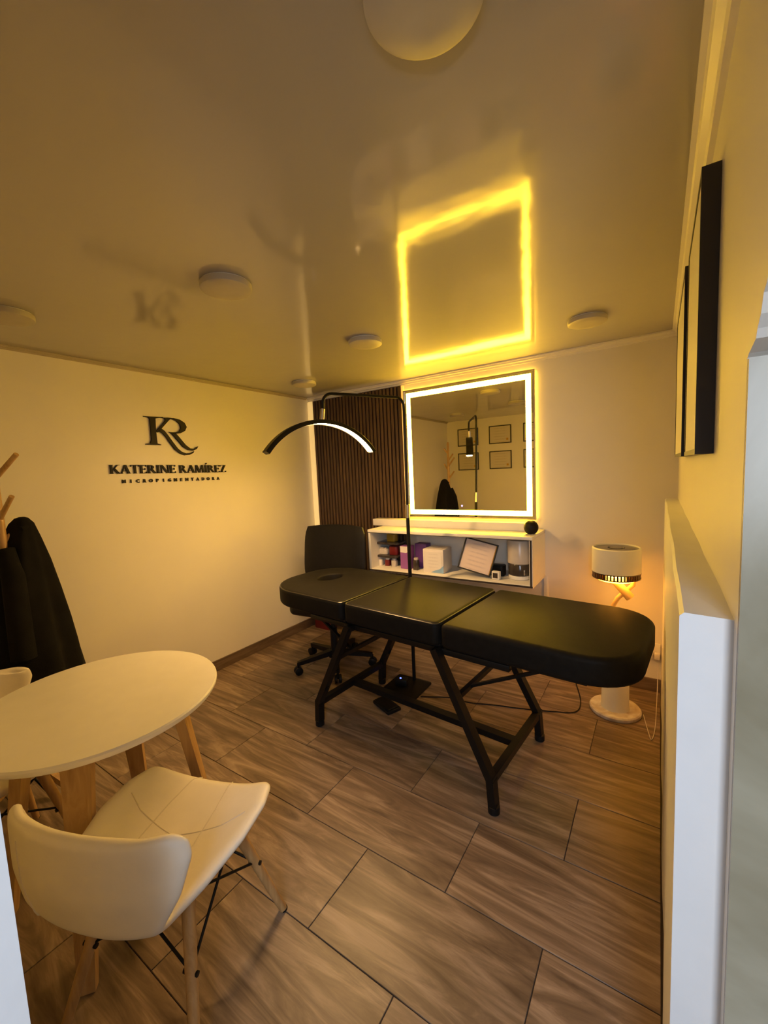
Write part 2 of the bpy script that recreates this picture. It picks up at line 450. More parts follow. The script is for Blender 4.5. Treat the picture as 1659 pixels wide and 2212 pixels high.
# ------------------------------------------------------------------ wall shelf and ledge board
SX0, SX1, SD, SZ0, SZ1, ST = .905, 2.215, .36, .695, 1.040, .022
sh = empty('wall_shelf', ((SX0+SX1)/2, 0, SZ0), 'white open box shelf mounted on the wall under the mirror', 'shelf')
cx = (SX0+SX1)/2; w2 = (SX1-SX0)/2
box('top_board', m_white, sh, -w2, w2, -SD-.008, -.001, SZ1-SZ0-ST, SZ1-SZ0, .002)
box('bottom_board', m_white, sh, -w2, w2, -SD, -.001, 0, ST, .002)
box('side_board', m_white, sh, -w2, -w2+ST, -SD, -.001, ST, SZ1-SZ0-ST)
box('side_board', m_white, sh, w2-ST, w2, -SD, -.001, ST, SZ1-SZ0-ST)
box('back_board', m_white, sh, -w2+ST, w2-ST, -.012, -.002, ST, SZ1-SZ0-ST)
bm = bmesh.new()
add_box(bm, -w2+.001, w2-.001, -SD-.003, -SD+.001, .004, .016); add_box(bm, -w2+.004, w2-.004, -SD-.004, -SD+.002, SZ1-SZ0-ST-.004, SZ1-SZ0-ST-.0005)
add_box(bm, w2-.017, w2-.005, -SD-.003, -SD+.001, .016, SZ1-SZ0-ST)
e_ = bm_obj('edge_strip', bm, m_smoke, sh); e_['label'] = 'dark brown edging on the open front'
lb = tag(box('ledge_board', m_white, None, .800, 2.125, -.135, -.034, SZ1+.0003, 1.098, .003), 'long low white ledge box on the shelf under the mirror', 'ledge')
bl = lathe('black_ball', m_plastic, None, [(.010, .0), (.022, .002), (.035, .011), (.0435, .026), (.047, .044), (.045, .060), (.036, .077), (.022, .088), (.004, .092)], 28, smooth=60)
bl.location = (2.178, -.24, SZ1+.0003); tag(bl, 'small black sphere on the right end of the wall shelf', 'speaker')

SF = SZ0+ST+.0004
# tiered stand with bits and bobs
st = empty('tiered_rack', (1.005, -.20, SF), 'small dark two-tier rack at the left end inside the shelf', 'rack')
for z, a, b in ((.075, -.11, .11), (.185, -.11, .13)):
    bm = bmesh.new(); add_cushion(bm, rrect(a, b, -.07, .07, .03, 4), z, z+.02, .006, None, 2); bm_obj('tray', bm, m_smoke, st, 40)
for x in (-.095, .095): tube('post', m_smoke, st, [(x, .05, 0), (x, .05, .20)], .005, 8)
def mini(name, label, cat, m, x, y, z, w, d, h, lid=None, group=None):
    t = empty(name, (x, y, z), label, cat, group=group)
    bm = bmesh.new(); add_cushion(bm, rrect(-w/2, w/2, -d/2, d/2, min(w, d)*.28, 4), 0, h*.8 if lid else h, .004, None, 2); bm_obj('body', bm, m, t, 40)
    if lid: bm = bmesh.new(); add_cushion(bm, rrect(-w*.36, w*.36, -d*.36, d*.36, min(w, d)*.25, 4), h*.8, h, .003, None, 2); bm_obj('lid', bm, lid, t, 40)
    return t
mini('pigment_box', 'yellow and dark box on the top tier of the shelf rack', 'box', m_yellow, 1.035, -.20, SF+.206, .085, .06, .078, m_smoke)
mini('red_pot', 'dark red pot on the middle tier of the shelf rack', 'pot', m_red, 1.06, -.205, SF+.096, .085, .07, .075)
mini('clear_pot', 'milky pot on the left of the middle rack tier', 'pot', m_clear, .955, -.205, SF+.096, .09, .07, .055, m_clear)
for i, (x, m_, l_) in enumerate(((.925, m_cardw, 'pale bottle lying leftmost under the shelf rack'), (1.00, m_red, 'red bottle in the middle under the shelf rack'), (1.065, m_clear, 'milky bottle rightmost under the shelf rack'))):
    mini('small_bottle', l_, 'bottle', m_, x, -.225, SF, .045, .045, .066, m_cardw, 'bottles under the shelf rack')

def carton(name, label, m, x, y, w, d, h, rz=0., cap=None, print_m=None):
    t = empty(name, (x, y, SF), label, 'box', rz)
    box('carton', m, t, -w/2, w/2, -d/2, d/2, 0, h, .002)
    box('flap', m, t, -w/2+.003, w/2-.003, -d/2+.002, d/2-.002, h, h+.0015)
    if cap: prism('patch', cap, t, [(-w/2+.001, h-.002), (-w/2+.001, h-.05), (w*.1, h-.055), (w/2-.001, h-.032), (w/2-.001, h-.002)], 'y', -d/2-.001, -d/2+.0005)
    if print_m: box('print_panel', print_m, t, -w*.4, w*.4, -d/2-.0012, -d/2+.0005, h*.2, h*.9)
    return t
carton('purple_box', 'purple box with white corner, standing left of the lamp pole', m_purple, 1.200, -.24, .092, .07, .185, 0, m_cardw)
carton('purple_box', 'dark purple box standing right behind the lamp pole', m_dpurple, 1.298, -.155, .105, .08, .195)
mini('cosmetic_jar', 'small dark jar in front of the dark purple box', 'jar', m_smoke, 1.292, -.262, SF, .045, .045, .098, m_clear)
wb = carton('white_box', 'white printed cube box in the middle of the shelf', m_cardw, 1.462, -.225, .172, .15, .180, .0, None, m_boxprint)
bm = bmesh.new(); add_prism(bm, [(-.02, .002), (.0855, .002), (.0855, .06), (.05, .03), (.01, .018)], 'y', -.0762, -.0745); b2 = bm_obj('blue_print', bm, mat('blue_print', (.25, .42, .66), .5), wb); b2['label'] = 'pale blue printed corner'

# tilted certificate frame leaning inside the shelf
cf = empty('certificate_frame', (1.790, -.30, SF+.001), 'black framed certificate leaning tilted inside the shelf', 'picture frame')
def picture(root, w, h, d, fm, pm, bw, rot=None, loc=(0, 0, 0), gold=False):
    mt = (Matrix.Translation(loc) @ (Euler(rot).to_matrix().to_4x4())) if rot else Matrix.Translation(loc)
    for nm, q in (('frame_bar', (-w/2, w/2, -d, 0, 0, bw)), ('frame_bar', (-w/2, w/2, -d, 0, h-bw, h)), ('frame_bar', (-w/2, -w/2+bw, -d, 0, bw, h-bw)), ('frame_bar', (w/2-bw, w/2, -d, 0, bw, h-bw))):
        o = box(nm, fm, root, *q, bev=.001, seg=1); o.matrix_local = mt
    o = box('sheet', pm, root, -w/2+bw, w/2-bw, -d*.6, -d*.3, bw, h-bw); o.matrix_local = mt
    if gold:
        o = box('gold_lip', m_gold, root, w/2-bw-.003, w/2-bw+.002, -d-.001, -d+.003, bw, h-bw); o.matrix_local = mt
picture(cf, .245, .235, .014, m_frame, m_paper, .010, rot=(-.30, .22, .05), loc=(-.005, 0, .034), gold=True)
bar('stand_prop', m_frame, cf, (.02, .05, .14), (.05, .13, .0), .04, .004)
ck = empty('small_clock', (1.950, -.30, SF), 'tiny white square digital clock beside the certificate frame', 'clock', -.15)
box('case', m_white, ck, -.029, .029, -.012, .02, 0, .060, .006); box('screen', m_smoke, ck, -.018, .018, -.0135, -.011, .012, .048)
mini('black_pouch', 'low black object behind the small clock', 'box', m_plastic, 1.925, -.17, SF, .10, .08, .075)
df = empty('aroma_diffuser', (2.088, -.20, SF), 'white aroma diffuser with dark base at the right of the shelf', 'diffuser')
lathe('foot', m_white, df, [(.070, 0), (.076, .004), (.076, .022), (.072, .028)], 32)
lathe('base', m_smoke, df, [(.072, .028), (.077, .034), (.078, .105), (.075, .110)], 32)
lathe('tank', m_clear, df, [(.075, .110), (.081, .116), (.081, .262), (.074, .274), (.03, .276)], 32)
bx_ = box('button', m_chrome, df, .045, .053, -.074, -.060, .040, .075, .002)

# ------------------------------------------------------------------ treatment bed
bed = empty('treatment_bed', (1.79, -1.085, 0), 'black leather folding treatment bed with face hole', 'massage bed', -.09)
BW = .335; Z0, Z1 = .685, .800
def cush(name, poly, hole=None):
    bm = bmesh.new(); add_cushion(bm, poly, Z0, Z1, .024, hole, 5); return bm_obj(name, bm, m_leather, bed, 40)
hc = cush('head_cushion', rrect(-1.05, -.316, -BW, BW, (.29, .03, .03, .25), 9), (-.79, .045, .072, .098)); hc['label'] = 'head section with oval face hole'
mc = cush('middle_cushion', rrect(-.306, .299, -BW, BW, .035, 6))
cush('foot_cushion', rrect(.309, 1.09, -BW, BW, (.03, .19, .19, .03), 9))
for o_, pl in ((hc, rrect(-1.05, -.316, -BW, BW, (.29, .03, .03, .25), 9)), (mc, rrect(-.306, .299, -BW, BW, .035, 6))):  # thin glossy tubes added to draw the highlight along the cushion edges
    pp = [(x, y, Z1-.0075) for x, y in inset(pl, .0075)]
    tube('highlight_piping', m_highlight_piping, o_, pp + pp[:1], .0036, 6)
for nm, a, b in (('head_board', -.80, -.33), ('middle_board', -.29, .285), ('foot_board', .325, .92)):
    box(nm, m_plastic, bed, a, b, -BW+.045, BW-.045, Z0-.018, Z0+.001, .004)
for s in (-1, 1): box('frame_rail', m_black, bed, -.62, .62, -.295*1+(.0 if s < 0 else .52), -.265+(.0 if s < 0 else .52), Z0-.045, Z0-.016, .003)
YA, YB = -.330, .270
for sx in (-1, 1):
    for y in (YA, YB):
        bm = bmesh.new()
        foot = Vector((sx*.555, y, .03)); knee = Vector((sx*.545, y, .155)); top = Vector((sx*.275, y*.97, Z0-.012))
        add_bar(bm, foot, knee + Vector((0, 0, .012)), .034, .044, ref=(0, 1, 0)); add_bar(bm, knee - (top-knee).normalized()*.012, top, .034, .044, ref=(0, 1, 0))
        lg = bm_obj('leg', bm, m_black, bed)
        lathe('foot_cap', m_plastic, lg, [(.022, 0.), (.026, .004), (.026, .034), (.02, .038)], 16, (foot.x, foot.y, 0))
        bm = bmesh.new(); add_tube(bm, [(sx*.505, y+.02*(1 if y < 0 else -1), .235), (sx*.475, y, .245), (sx*.465, y, .27)], .007, 8)
        bm_obj('hook', bm, m_black, lg, 40)
    bar('cross_bar', m_black, bed, (sx*.545, YA, .15), (sx*.545, YB, .15), .034, .034)
    bar('top_cross_bar', m_black, bed, (sx*.275, YA, Z0-.03), (sx*.275, YB, Z0-.03), .03, .03)
bar('stretcher', m_black, bed, (-.545, -.03, .15), (.545, -.03, .15), .045, .032)
for y0, y1, ang in ((-.20, -.20, 0), (.14, .14, 0)):
    bar('support_strut', m_black, bed, (.385, y0, .47), (.80, y1, Z0-.01), .022, .012)
bar('support_strut', m_black, bed, (.385, -.30, .47), (.385, .25, .47), .022, .022)
for y in (-.18, .12): bar('head_strut', m_black, bed, (-.40, y, .45), (-.78, y, Z0-.01), .02, .012)
bar('head_strut', m_black, bed, (-.40, -.31, .45), (-.40, .26, .45), .022, .022)

# ------------------------------------------------------------------ office chair
oc = empty('office_chair', (.77, -.70, 0), 'black leather swivel office chair behind the bed head', 'office chair', .12)
bm = bmesh.new(); add_cushion(bm, rrect(-.25, .25, -.25, .22, .07, 6), .455, .545, .035, None, 5); bm_obj('seat', bm, m_leather2, oc, 45)
# backrest (faces -y), gently curved
bm = bmesh.new(); loops = []
NB = 14
for k in range(11):
    v = k/10.; z = .62 + .45*v; yb = .20 + .055*v
    lp = []
    hwid = .300*(1-.10*abs(2*v-1)**4) - .004
    prof_t = .035*(1-(abs(2*v-1))**6) + .004
    for i in range(NB+1):
        u = -1+2*i/NB; lp.append((hwid*u - .09, yb - .035*(u*u) - prof_t*(1-abs(u)**6), z + .015*(1-u*u)*v))
    for i in range(NB, -1, -1):
        u = -1+2*i/NB; lp.append((hwid*u - .09, yb - .035*(u*u) + .018 + .3*prof_t*(1-abs(u)**6), z + .015*(1-u*u)*v))
    loops.append(lp)
add_loft(bm, loops); bm_obj('backrest', bm, m_leather2, oc, 50)
bar('back_support', m_plastic, oc, (-.05, .05, .43), (-.08, .27, .50), .07, .02); bar('back_support', m_plastic, oc, (-.08, .265, .49), (-.09, .262, .74), .07, .02, ref=(1, 0, 0))
lathe('column', m_plastic, oc, [(.05, .07), (.05, .12), (.028, .13), (.028, .30), (.02, .305), (.02, .43), (.09, .435), (.09, .456)], 20)
for k in range(5):
    a = math.radians(163 + 72*k) ; d = Vector((math.cos(a), math.sin(a), 0))
    bm = bmesh.new(); add_bar(bm, d*.03 + Vector((0, 0, .11)), d*.30 + Vector((0, 0, .085)), .05, .04, .03, .028)
    arm = bm_obj('base_arm', bm, m_plastic, oc)
    bm = bmesh.new(); p = d*.30; t = Vector((-d.y, d.x, 0))
    for s in (-1, 1):
        c = p + t*s*.016 + Vector((0, 0, .030)); n = 16
        lo = [[c + t*q + d*.030*r*math.cos(2*PI*j/n) + Vector((0, 0, .030*r*math.sin(2*PI*j/n))) for j in range(n)] for q, r in ((-.011, .8), (-.008, 1), (.008, 1), (.011, .8))]
        add_loft(bm, lo)
    add_tube(bm, [p + Vector((0, 0, .03)), p + Vector((0, 0, .09))], .008, 8)
    bm_obj('caster', bm, m_plastic, arm, 40)

# ------------------------------------------------------------------ red item behind the chair
rb = empty('red_bag', (.16, -.12, 0), 'dark red and white bag on the floor behind the office chair', 'bag')
bm = bmesh.new(); add_loft(bm, [[(x*s, y*s, z) for x, y in rrect(-.10, .10, -.06, .06, .02, 3)] for z, s in ((0, .95), (.01, 1), (.16, .97), (.19, .9))]); bm_obj('body', bm, m_red, rb, 50)
bm = bmesh.new(); add_loft(bm, [[(x*s, y*s*.7, z) for x, y in rrect(-.10, .10, -.06, .06, .02, 3)] for z, s in ((.19, .9), (.22, .85), (.25, .92))]); bm_obj('top_fold', bm, m_cardw, rb, 50)

# ------------------------------------------------------------------ half-moon lamp
al = empty('half_moon_lamp', (1.455, -.68, 0), 'tall black floor lamp with glowing half-moon arc head over the bed', 'floor lamp')
def L_(p): return Vector(p) - Vector((1.455, -.68, 0))
bm = bmesh.new(); add_cushion(bm, rrect(-.145, .125, -.24, .075, .02, 4), 0, .012, .004, None, 2); bm_obj('base_plate', bm, m_black, al, 40)
tube('lower_pole', m_black, al, [L_((1.450, -.635, .012)), L_((1.468, -.665, 1.19))], .0125, 12)
tube('coupling', m_chrome, al, [L_((1.468, -.665, 1.185)), L_((1.4705, -.668, 1.275))], .016, 12)
ptop = Vector((1.484, -.684, 1.985)); aend = Vector((1.211, -1.174, 1.975))
hd = (aend-ptop).normalized()
path = [Vector((1.4705, -.668, 1.27)), Vector((1.481, -.680, 1.90))]
for i in range(1, 7):
    a = .5*PI*i/6; path.append(Vector((1.482, -.681, 1.925)) + hd*.06*(1-math.cos(a)) + Vector((0, 0, .06*math.sin(a))))
ce = Vector((1.211, -1.174, 1.925))
for i in range(0, 7):
    a = .5*PI*i/6; path.append(ce - hd*.06 + hd*.06*math.sin(a) + Vector((0, 0, .06*math.cos(a))))
path.append(Vector((1.210, -1.176, 1.885)))
tube('arm', m_black, al, [L_(p) for p in path], .0095, 10)
tube('head_joint', m_chrome, al, [L_((1.210, -1.176, 1.893)), L_((1.207, -1.186, 1.826))], .014, 12)
apex = Vector((1.206, -1.190, 1.828)); e1 = Vector((.378, .926, 0)); e3 = Vector((-.926, .378, 0))
RA, HA = .443, math.radians(53.6)
ctr = apex - Vector((0, 0, RA))
def arc_loft(r0, r1, w, ha, n=40):
    lo = []
    for i in range(n+1):
        a = -ha + 2*ha*i/n; d = e1*math.sin(a) + Vector((0, 0, math.cos(a)))
        lo.append([L_(ctr + d*r + e3*s*w/2) for r, s in ((r0, -1), (r0, 1), (r1, 1), (r1, -1))])
    return lo
bm = bmesh.new()
lo = []
for i in range(49):
    a = -HA + 2*HA*i/48; d = e1*math.sin(a) + Vector((0, 0, math.cos(a)))
    lo.append([L_(ctr + d*r + e3*w) for r, w in ((RA-.025, -.034), (RA-.003, -.034), (RA, -.031), (RA, .031), (RA-.003, .034), (RA-.025, .034), (RA-.025, .031), (RA-.016, .031), (RA-.016, -.031), (RA-.025, -.031))])
add_loft(bm, lo); bm_obj('arc_head', bm, m_black, al, 40)
bm = bmesh.new(); add_loft(bm, arc_loft(RA-.0205, RA-.0165, .0615, HA-.012)); d_ = bm_obj('light_strip', bm, m_arc, al, 40); d_['label'] = 'glowing warm light strip inside the arc'
for s in (-1, 1):
    bm = bmesh.new(); lo = []
    for a in (s*HA, s*(HA+.012)):
        d = e1*math.sin(a) + Vector((0, 0, math.cos(a))); lo.append([L_(ctr + d*r + e3*w) for r, w in ((RA-.025, -.034), (RA, -.034), (RA, .034), (RA-.025, .034))])
    add_loft(bm, lo); bm_obj('end_cap', bm, m_black, al)

# adapter with blue light on the lamp's base, foot pedal, cables
pa = empty('power_adapter', (1.405, -.735, .0125), 'black power adapter with blue light on the lamp base', 'adapter', .3)
box('housing', m_plastic, pa, -.04, .045, -.03, .03, 0, .045, .008)
lathe('indicator', m_blue, pa, [(.006, .0), (.006, .004), (.003, .006)], 12, (-.005, -.005, .045))
fp = empty('foot_pedal', (1.455, -1.005, 0), 'flat black foot pedal on the floor under the bed', 'pedal', -.4)
box('pedal_base', m_plastic, fp, -.09, .09, -.05, .05, 0, .022, .006); box('pedal_plate', m_black, fp, -.08, .08, -.04, .04, .022, .03, .003)
def cable(name, m, label, pts, r=.0035):
    P = [Vector(p) for p in pts]; out = []
    for i in range(len(P)-1):
        p0, p1, p2, p3 = P[max(0, i-1)], P[i], P[i+1], P[min(len(P)-1, i+2)]
        for k in range(6):
            t = k/6.; out.append(.5*((2*p1)+(p2-p0)*t+(2*p0-5*p1+4*p2-p3)*t*t+(3*p1-p0-3*p2+p3)*t**3))
    out.append(P[-1])
    return tag(tube(name, m, None, out, r, 6), label, 'cable')
c_ = .0037
cable('power_cable', m_plastic, 'thin black cable running across the floor under the bed', [(1.590, -.80, c_), (1.64, -.775, c_), (1.76, -.72, c_), (1.90, -.71, c_), (2.05, -.66, c_), (2.20, -.62, c_), (2.37, -.56, c_), (2.49, -.50, c_), (2.50, -.36, c_), (2.44, -.14, c_), (2.42, -.03, c_)])
cable('lamp_cable', m_cardw, 'thin white cable from the round base lamp along the floor', [(2.836, -.34, c_), (2.845, -.40, c_), (2.865, -.52, c_), (2.88, -.58, c_), (2.895, -.45, c_), (2.900, -.20, c_), (2.903, -.05, .05), (2.905, -.035, .20)], .0022)
so = empty('wall_socket', (2.872, 0, .27), 'white wall socket with plug in the right back corner', 'socket')
box('plate', m_white, so, -.038, .044, -.010, -.0005, -.055, .055, .004)
box('plug', m_cardw, so, .012, .042, -.045, -.010, -.04, .00, .005); box('plug', m_cardw, so, -.026, .004, -.04, -.010, -.035, .00, .005)

# ------------------------------------------------------------------ round base lamp
rl = empty('drum_lamp', (2.690, -.36, 0), 'white drum lamp with orange glow on brass arm behind the bed', 'lamp')
lathe('base', m_wmarble, rl, [(.135, 0), (.139, .006), (.139, .020), (.133, .027)], 48)
lathe('column', m_white, rl, [(.078, .027), (.074, .035), (.072, .52), (.066, .535), (.03, .54)], 40)
tube('arm', m_brass, rl, [(-.01, 0, .53), (-.018, 0, .60), (-.012, 0, .655), (.01, 0, .70), (.05, 0, .745), (.085, 0, .785), (.09, 0, .83)], .013, 12)
tube('joint', m_brass, rl, [(-.01, -.02, .815), (.075, -.02, .715)], .022, 16, .026)
hd = rl
lathe('drum', m_white, rl, [(.126, .865), (.128, .862), (.127, 1.000), (.120, 1.006), (.118, 1.000), (.118, .865)], 48)
lathe('top_disc', m_smoke, rl, [(.117, .990), (.117, .998), (.045, 1.000), (.040, .992)], 40)
lathe('vent', m_smoke, rl, [(.036, .9945), (.036, 1.0015), (.01, 1.0025)], 32)
bm = bmesh.new()
for k in range(44):
    a = 2*PI*k/44; d = Vector((math.cos(a), math.sin(a), 0))
    add_bar(bm, d*.122 + Vector((0, 0, .8285)), d*.122 + Vector((0, 0, .8645)), .0085, .006, ref=d)
add_lathe(bm, [(.118, .826), (.127, .826), (.127, .832), (.118, .832)], 48); add_lathe(bm, [(.118, .857), (.128, .857), (.128, .8625), (.118, .8625)], 48)
bm_obj('ribbed_band', bm, m_rib, rl)['label'] = 'dark ribbed band around the drum rim'
lathe('bulb', m_bulb, rl, [(.030, .815), (.048, .818), (.052, .826), (.052, .866), (.030, .872)], 32)['label'] = 'glowing orange bulb'
lathe('glow_dish', m_dish, rl, [(.055, .806), (.088, .809), (.104, .816), (.106, .8245), (.098, .8245), (.055, .815)], 48)['label'] = 'amber glowing dish under the drum'

# ------------------------------------------------------------------ round table
tb = empty('round_table', (1.221, -2.480, 0), 'round white table with splayed beech legs', 'table', math.radians(6))
lathe('table_top', m_white, tb, [(.36, .712), (.383, .718), (.3875, .726), (.3875, .734), (.384, .740)], 72, smooth=30)
for k in range(4):
    a = math.radians(45+90*k); d = Vector((math.cos(a), math.sin(a), 0)); t = Vector((-d.y, d.x, 0))
    bm = bmesh.new(); add_bar(bm, d*.235 + Vector((0, 0, .7115)), d*.350, .085, .036, .045, .028, ref=d)
    bm_obj('leg', bm, m_beech, tb)
lathe('hub', m_white, tb, [(.24, .700), (.25, .704), (.25, .7122)], 40)

# ------------------------------------------------------------------ butterfly chairs
def lerp_tab(tab, v):
    for (a, *p), (b, *q) in zip(tab[:-1], tab[1:]):
        if v <= b:
            t = (v-a)/(b-a); t = t*t*(3-2*t)*.5 + t*.5
            return [x+(y-x)*t for x, y in zip(p, q)]
    return list(tab[-1][1:])
#        v    y      z     halfw  lift(z at edge) wrap(y at edge)
TAB = [(0.00, .235, .440, .200, .030, -.020), (.10, .205, .456, .232, .050, -.010), (.22, .120, .446, .255, .065, .0), (.36, .010, .432, .252, .072, .0),
       (.48, -.110, .420, .220, .065, .0), (.57, -.205, .426, .190, .050, .010), (.66, -.255, .480, .205, .020, .025), (.78, -.268, .570, .250, .0, .050),
       (.90, -.270, .660, .280, .0, .072), (.96, -.273, .708, .272, -.010, .075), (1.0, -.276, .730, .235, -.028, .072)]
def shell_pt(u, v, off=0.):
    y, z, w, lift, wrap = lerp_tab(TAB, v)
    e = abs(u)**2.2
    return Vector((w*u*(1-.10*(wrap/.15)*u*u), y + wrap*e, z + lift*e))
def shell_n(u, v):
    a = shell_pt(min(1, u+.02), v)-shell_pt(max(-1, u-.02), v); b = shell_pt(u, min(1, v+.02))-shell_pt(u, max(0, v-.02))
    return a.cross(b).normalized()
ch = empty('dining_chair', (1.705, -2.535, 0), 'white quilted shell chair with beech legs in the foreground', 'chair', math.radians(20), 'chairs at the round table')
bm = bmesh.new(); NU, NV = 28, 44; TH = .034
g = {}
for i in range(NU+1):
    for j in range(NV+1):
        u = -1+2*i/NU; v = j/NV; p = shell_pt(u, v); n = shell_n(u, v)
        # puffed padding, thinner at rim
        k = min(1, min(1-abs(u), 1.) / .12) ; kv = min(1, min(v, 1-v)/.04); th = TH*(.35+.65*math.sqrt(max(0., min(k, kv)*(2-min(k, kv)))))
        g[i, j, 0] = bm.verts.new(p + n*th*.5); g[i, j, 1] = bm.verts.new(p - n*th*.5)
for i in range(NU):
    for j in range(NV):
        bm.faces.new((g[i, j, 0], g[i+1, j, 0], g[i+1, j+1, 0], g[i, j+1, 0]))
        bm.faces.new((g[i, j, 1], g[i, j+1, 1], g[i+1, j+1, 1], g[i+1, j, 1]))
for i in range(NU):
    for j in (0, NV): bm.faces.new((g[i, j, 0], g[i, j, 1], g[i+1, j, 1], g[i+1, j, 0]))
for j in range(NV):
    for i in (0, NU): bm.faces.new((g[i, j, 0], g[i, j+1, 0], g[i, j+1, 1], g[i, j, 1]))
shl = bm_obj('seat_shell', bm, m_pu, ch, 80)
md = shl.modifiers.new('soft', 'SUBSURF'); md.levels = 1; md.render_levels = 1
def seam(uv, side=1):
    pts = []
    for (u0, v0), (u1, v1) in zip(uv[:-1], uv[1:]):
        for k in range(10):
            t = k/10.; u, v = u0+(u1-u0)*t, v0+(v1-v0)*t; pts.append(shell_pt(u, v) + shell_n(u, v)*-side*(TH*.5-.0005))
    u, v = uv[-1]; pts.append(shell_pt(u, v) + shell_n(u, v)*-side*(TH*.5-.0005))
    return tube('stitch_line', m_stitch, shl, pts, .0022, 6)
for s in (-1, 1):
    seam([(s*.30, .015), (s*.34, .25), (s*.40, .5), (s*.34, .75), (s*.30, .97)])
    seam([(s*.36, .31), (s*.60, .295), (s*.84, .265)])
seam([(-.36, .31), (0, .335), (.36, .31)])
seam([(-.62, .56), (-.70, .72), (-.60, .92)], -1)
lathe('mount_plate', m_black, ch, [(.06, .380), (.085, .385), (.085, .400), (.05, .408)], 24, (0, .03, 0))
for sx in (-1, 1):
    for sy in (-1, 1):
        top = Vector((sx*.125, .03+sy*.105, .405)); ft = Vector((sx*.215, .02+sy*.225, 0))
        mid = top + (ft-top)*.42; opp = Vector((sx*.125, .03-sy*.105, .395)); ox = Vector((-sx*.12, .03+sy*.10, .39))
        lgo = bm_obj('leg', (lambda b: (add_tube(b, [top, ft], .0185, 14, .0125), b)[1])(bmesh.new()), m_beech, ch, 50)
        lathe('foot_pad', m_plastic, lgo, [(.0125, -.0005), (.0135, .001), (.0135, .006), (.0125, .007)], 12, tuple(ft))
        tube('wire_brace', m_black, ch, [mid, opp], .0042, 8); tube('wire_brace', m_black, ch, [mid, ox], .0042, 8)
        tube('bolt', m_black, ch, [mid + Vector((-sx*.022, -sy*.0, 0)), mid + Vector((sx*.02, 0, 0))], .007, 8)
copy_tree(ch, (.770, -2.735, 0), math.radians(-84), 'white quilted shell chair on the far left side of the table', 'chairs at the round table')

# ------------------------------------------------------------------ coat rack and coat
cr_ = empty('coat_rack', (.36, -2.49, 0), 'wooden coat rack with angled pegs at the left edge', 'coat rack')
lathe('pole', m_beech, cr_, [(.021, .10), (.020, 1.0), (.017, 1.86), (.012, 1.885), (.004, 1.89)], 18)
for k in range(3):
    a = math.radians(30+120*k); d = Vector((math.cos(a), math.sin(a), 0))
    bar('foot', m_beech, cr_, d*.01 + Vector((0, 0, .17)), d*.22 + Vector((0, 0, .012)), .03, .03, .024, .024)
for (dx, dy, z0, z1) in ((.12, .06, 1.545, 1.657), (.10, .03, 1.360, 1.469), (-.05, .03, 1.72, 1.80), (-.09, -.06, 1.48, 1.58), (-.02, .09, 1.25, 1.345), (.03, -.10, 1.62, 1.72)):
    tube('peg', m_beech, cr_, [(0, 0, z0), (dx, dy, z1)], .0115, 12, .0105)
bm = bmesh.new(); loops = []
secs = [(1.366, .335, -2.402, .008, .010, 0), (1.360, .333, -2.403, .028, .026, 0), (1.335, .330, -2.405, .048, .046, .05), (1.26, .328, -2.412, .072, .070, .10), (1.15, .33, -2.42, .10, .100, .12), (1.0, .33, -2.425, .125, .130, .13), (.85, .33, -2.43, .145, .160, .14), (.72, .33, -2.43, .155, .182, .14), (.60, .33, -2.43, .165, .200, .14), (.57, .33, -2.43, .160, .196, .14)]
for z, cx_, cy_, rx, ry, am in secs:
    lp = []
    for j in range(64):
        a = 2*PI*j/64
        f = 1 + am*(.6*math.sin(5*a+z*2.) + .4*math.sin(9*a+1.3-z*3))
        zz = z + (.035*math.sin(3*a+.8) + .02*math.sin(7*a) if z < .7 else 0)
        lp.append((cx_-.33+rx*f*math.cos(a), cy_+2.43+ry*f*math.sin(a), zz))
    loops.append(lp)
add_loft(bm, loops)
ct = empty('coat', (.33, -2.43, 0), 'black coat hanging on the wooden coat rack', 'coat')
bm_obj('coat_body', bm, m_cloth, ct, 60)
tube('sleeve', m_cloth, ct, [(.05, -.06, 1.22), (.105, -.055, 1.1), (.125, -.06, .9), (.13, -.06, .72)], .04, 14, .05)
tube('collar', m_cloth, ct, [(-.05, .0, 1.315), (-.03, .045, 1.325), (.03, .05, 1.32), (.055, .005, 1.31)], .014, 8)

# ------------------------------------------------------------------ ceiling lights (off)
def clight(x, y, label, r=.096):
    t = empty('ceiling_light', (x, y, H), label, 'ceiling light', 0, 'round ceiling lights')
    lathe('rim', m_white, t, [(r-.006, -.0003), (r-.004, -.004), (r-.004, -.006)][::-1] , 40)
    lathe('diffuser', m_diff, t, [(r*.5, -.031), (r*.9, -.030), (r*.985, -.026), (r, -.018), (r, -.006), (r*.97, -.005)], 48, smooth=40)
clight(.482, -.555, 'round flat ceiling light in the far left corner')
clight(1.480, -1.085, 'round flat ceiling light left of the mirror reflection')
clight(2.565, -.590, 'round flat ceiling light nearest the right wall')
clight(1.482, -2.005, 'round flat ceiling light beside the reflected monogram')
clight(.545, -2.420, 'round flat ceiling light cut by the left edge')
clight(2.575, -2.435, 'round flat ceiling light cut by the top edge')

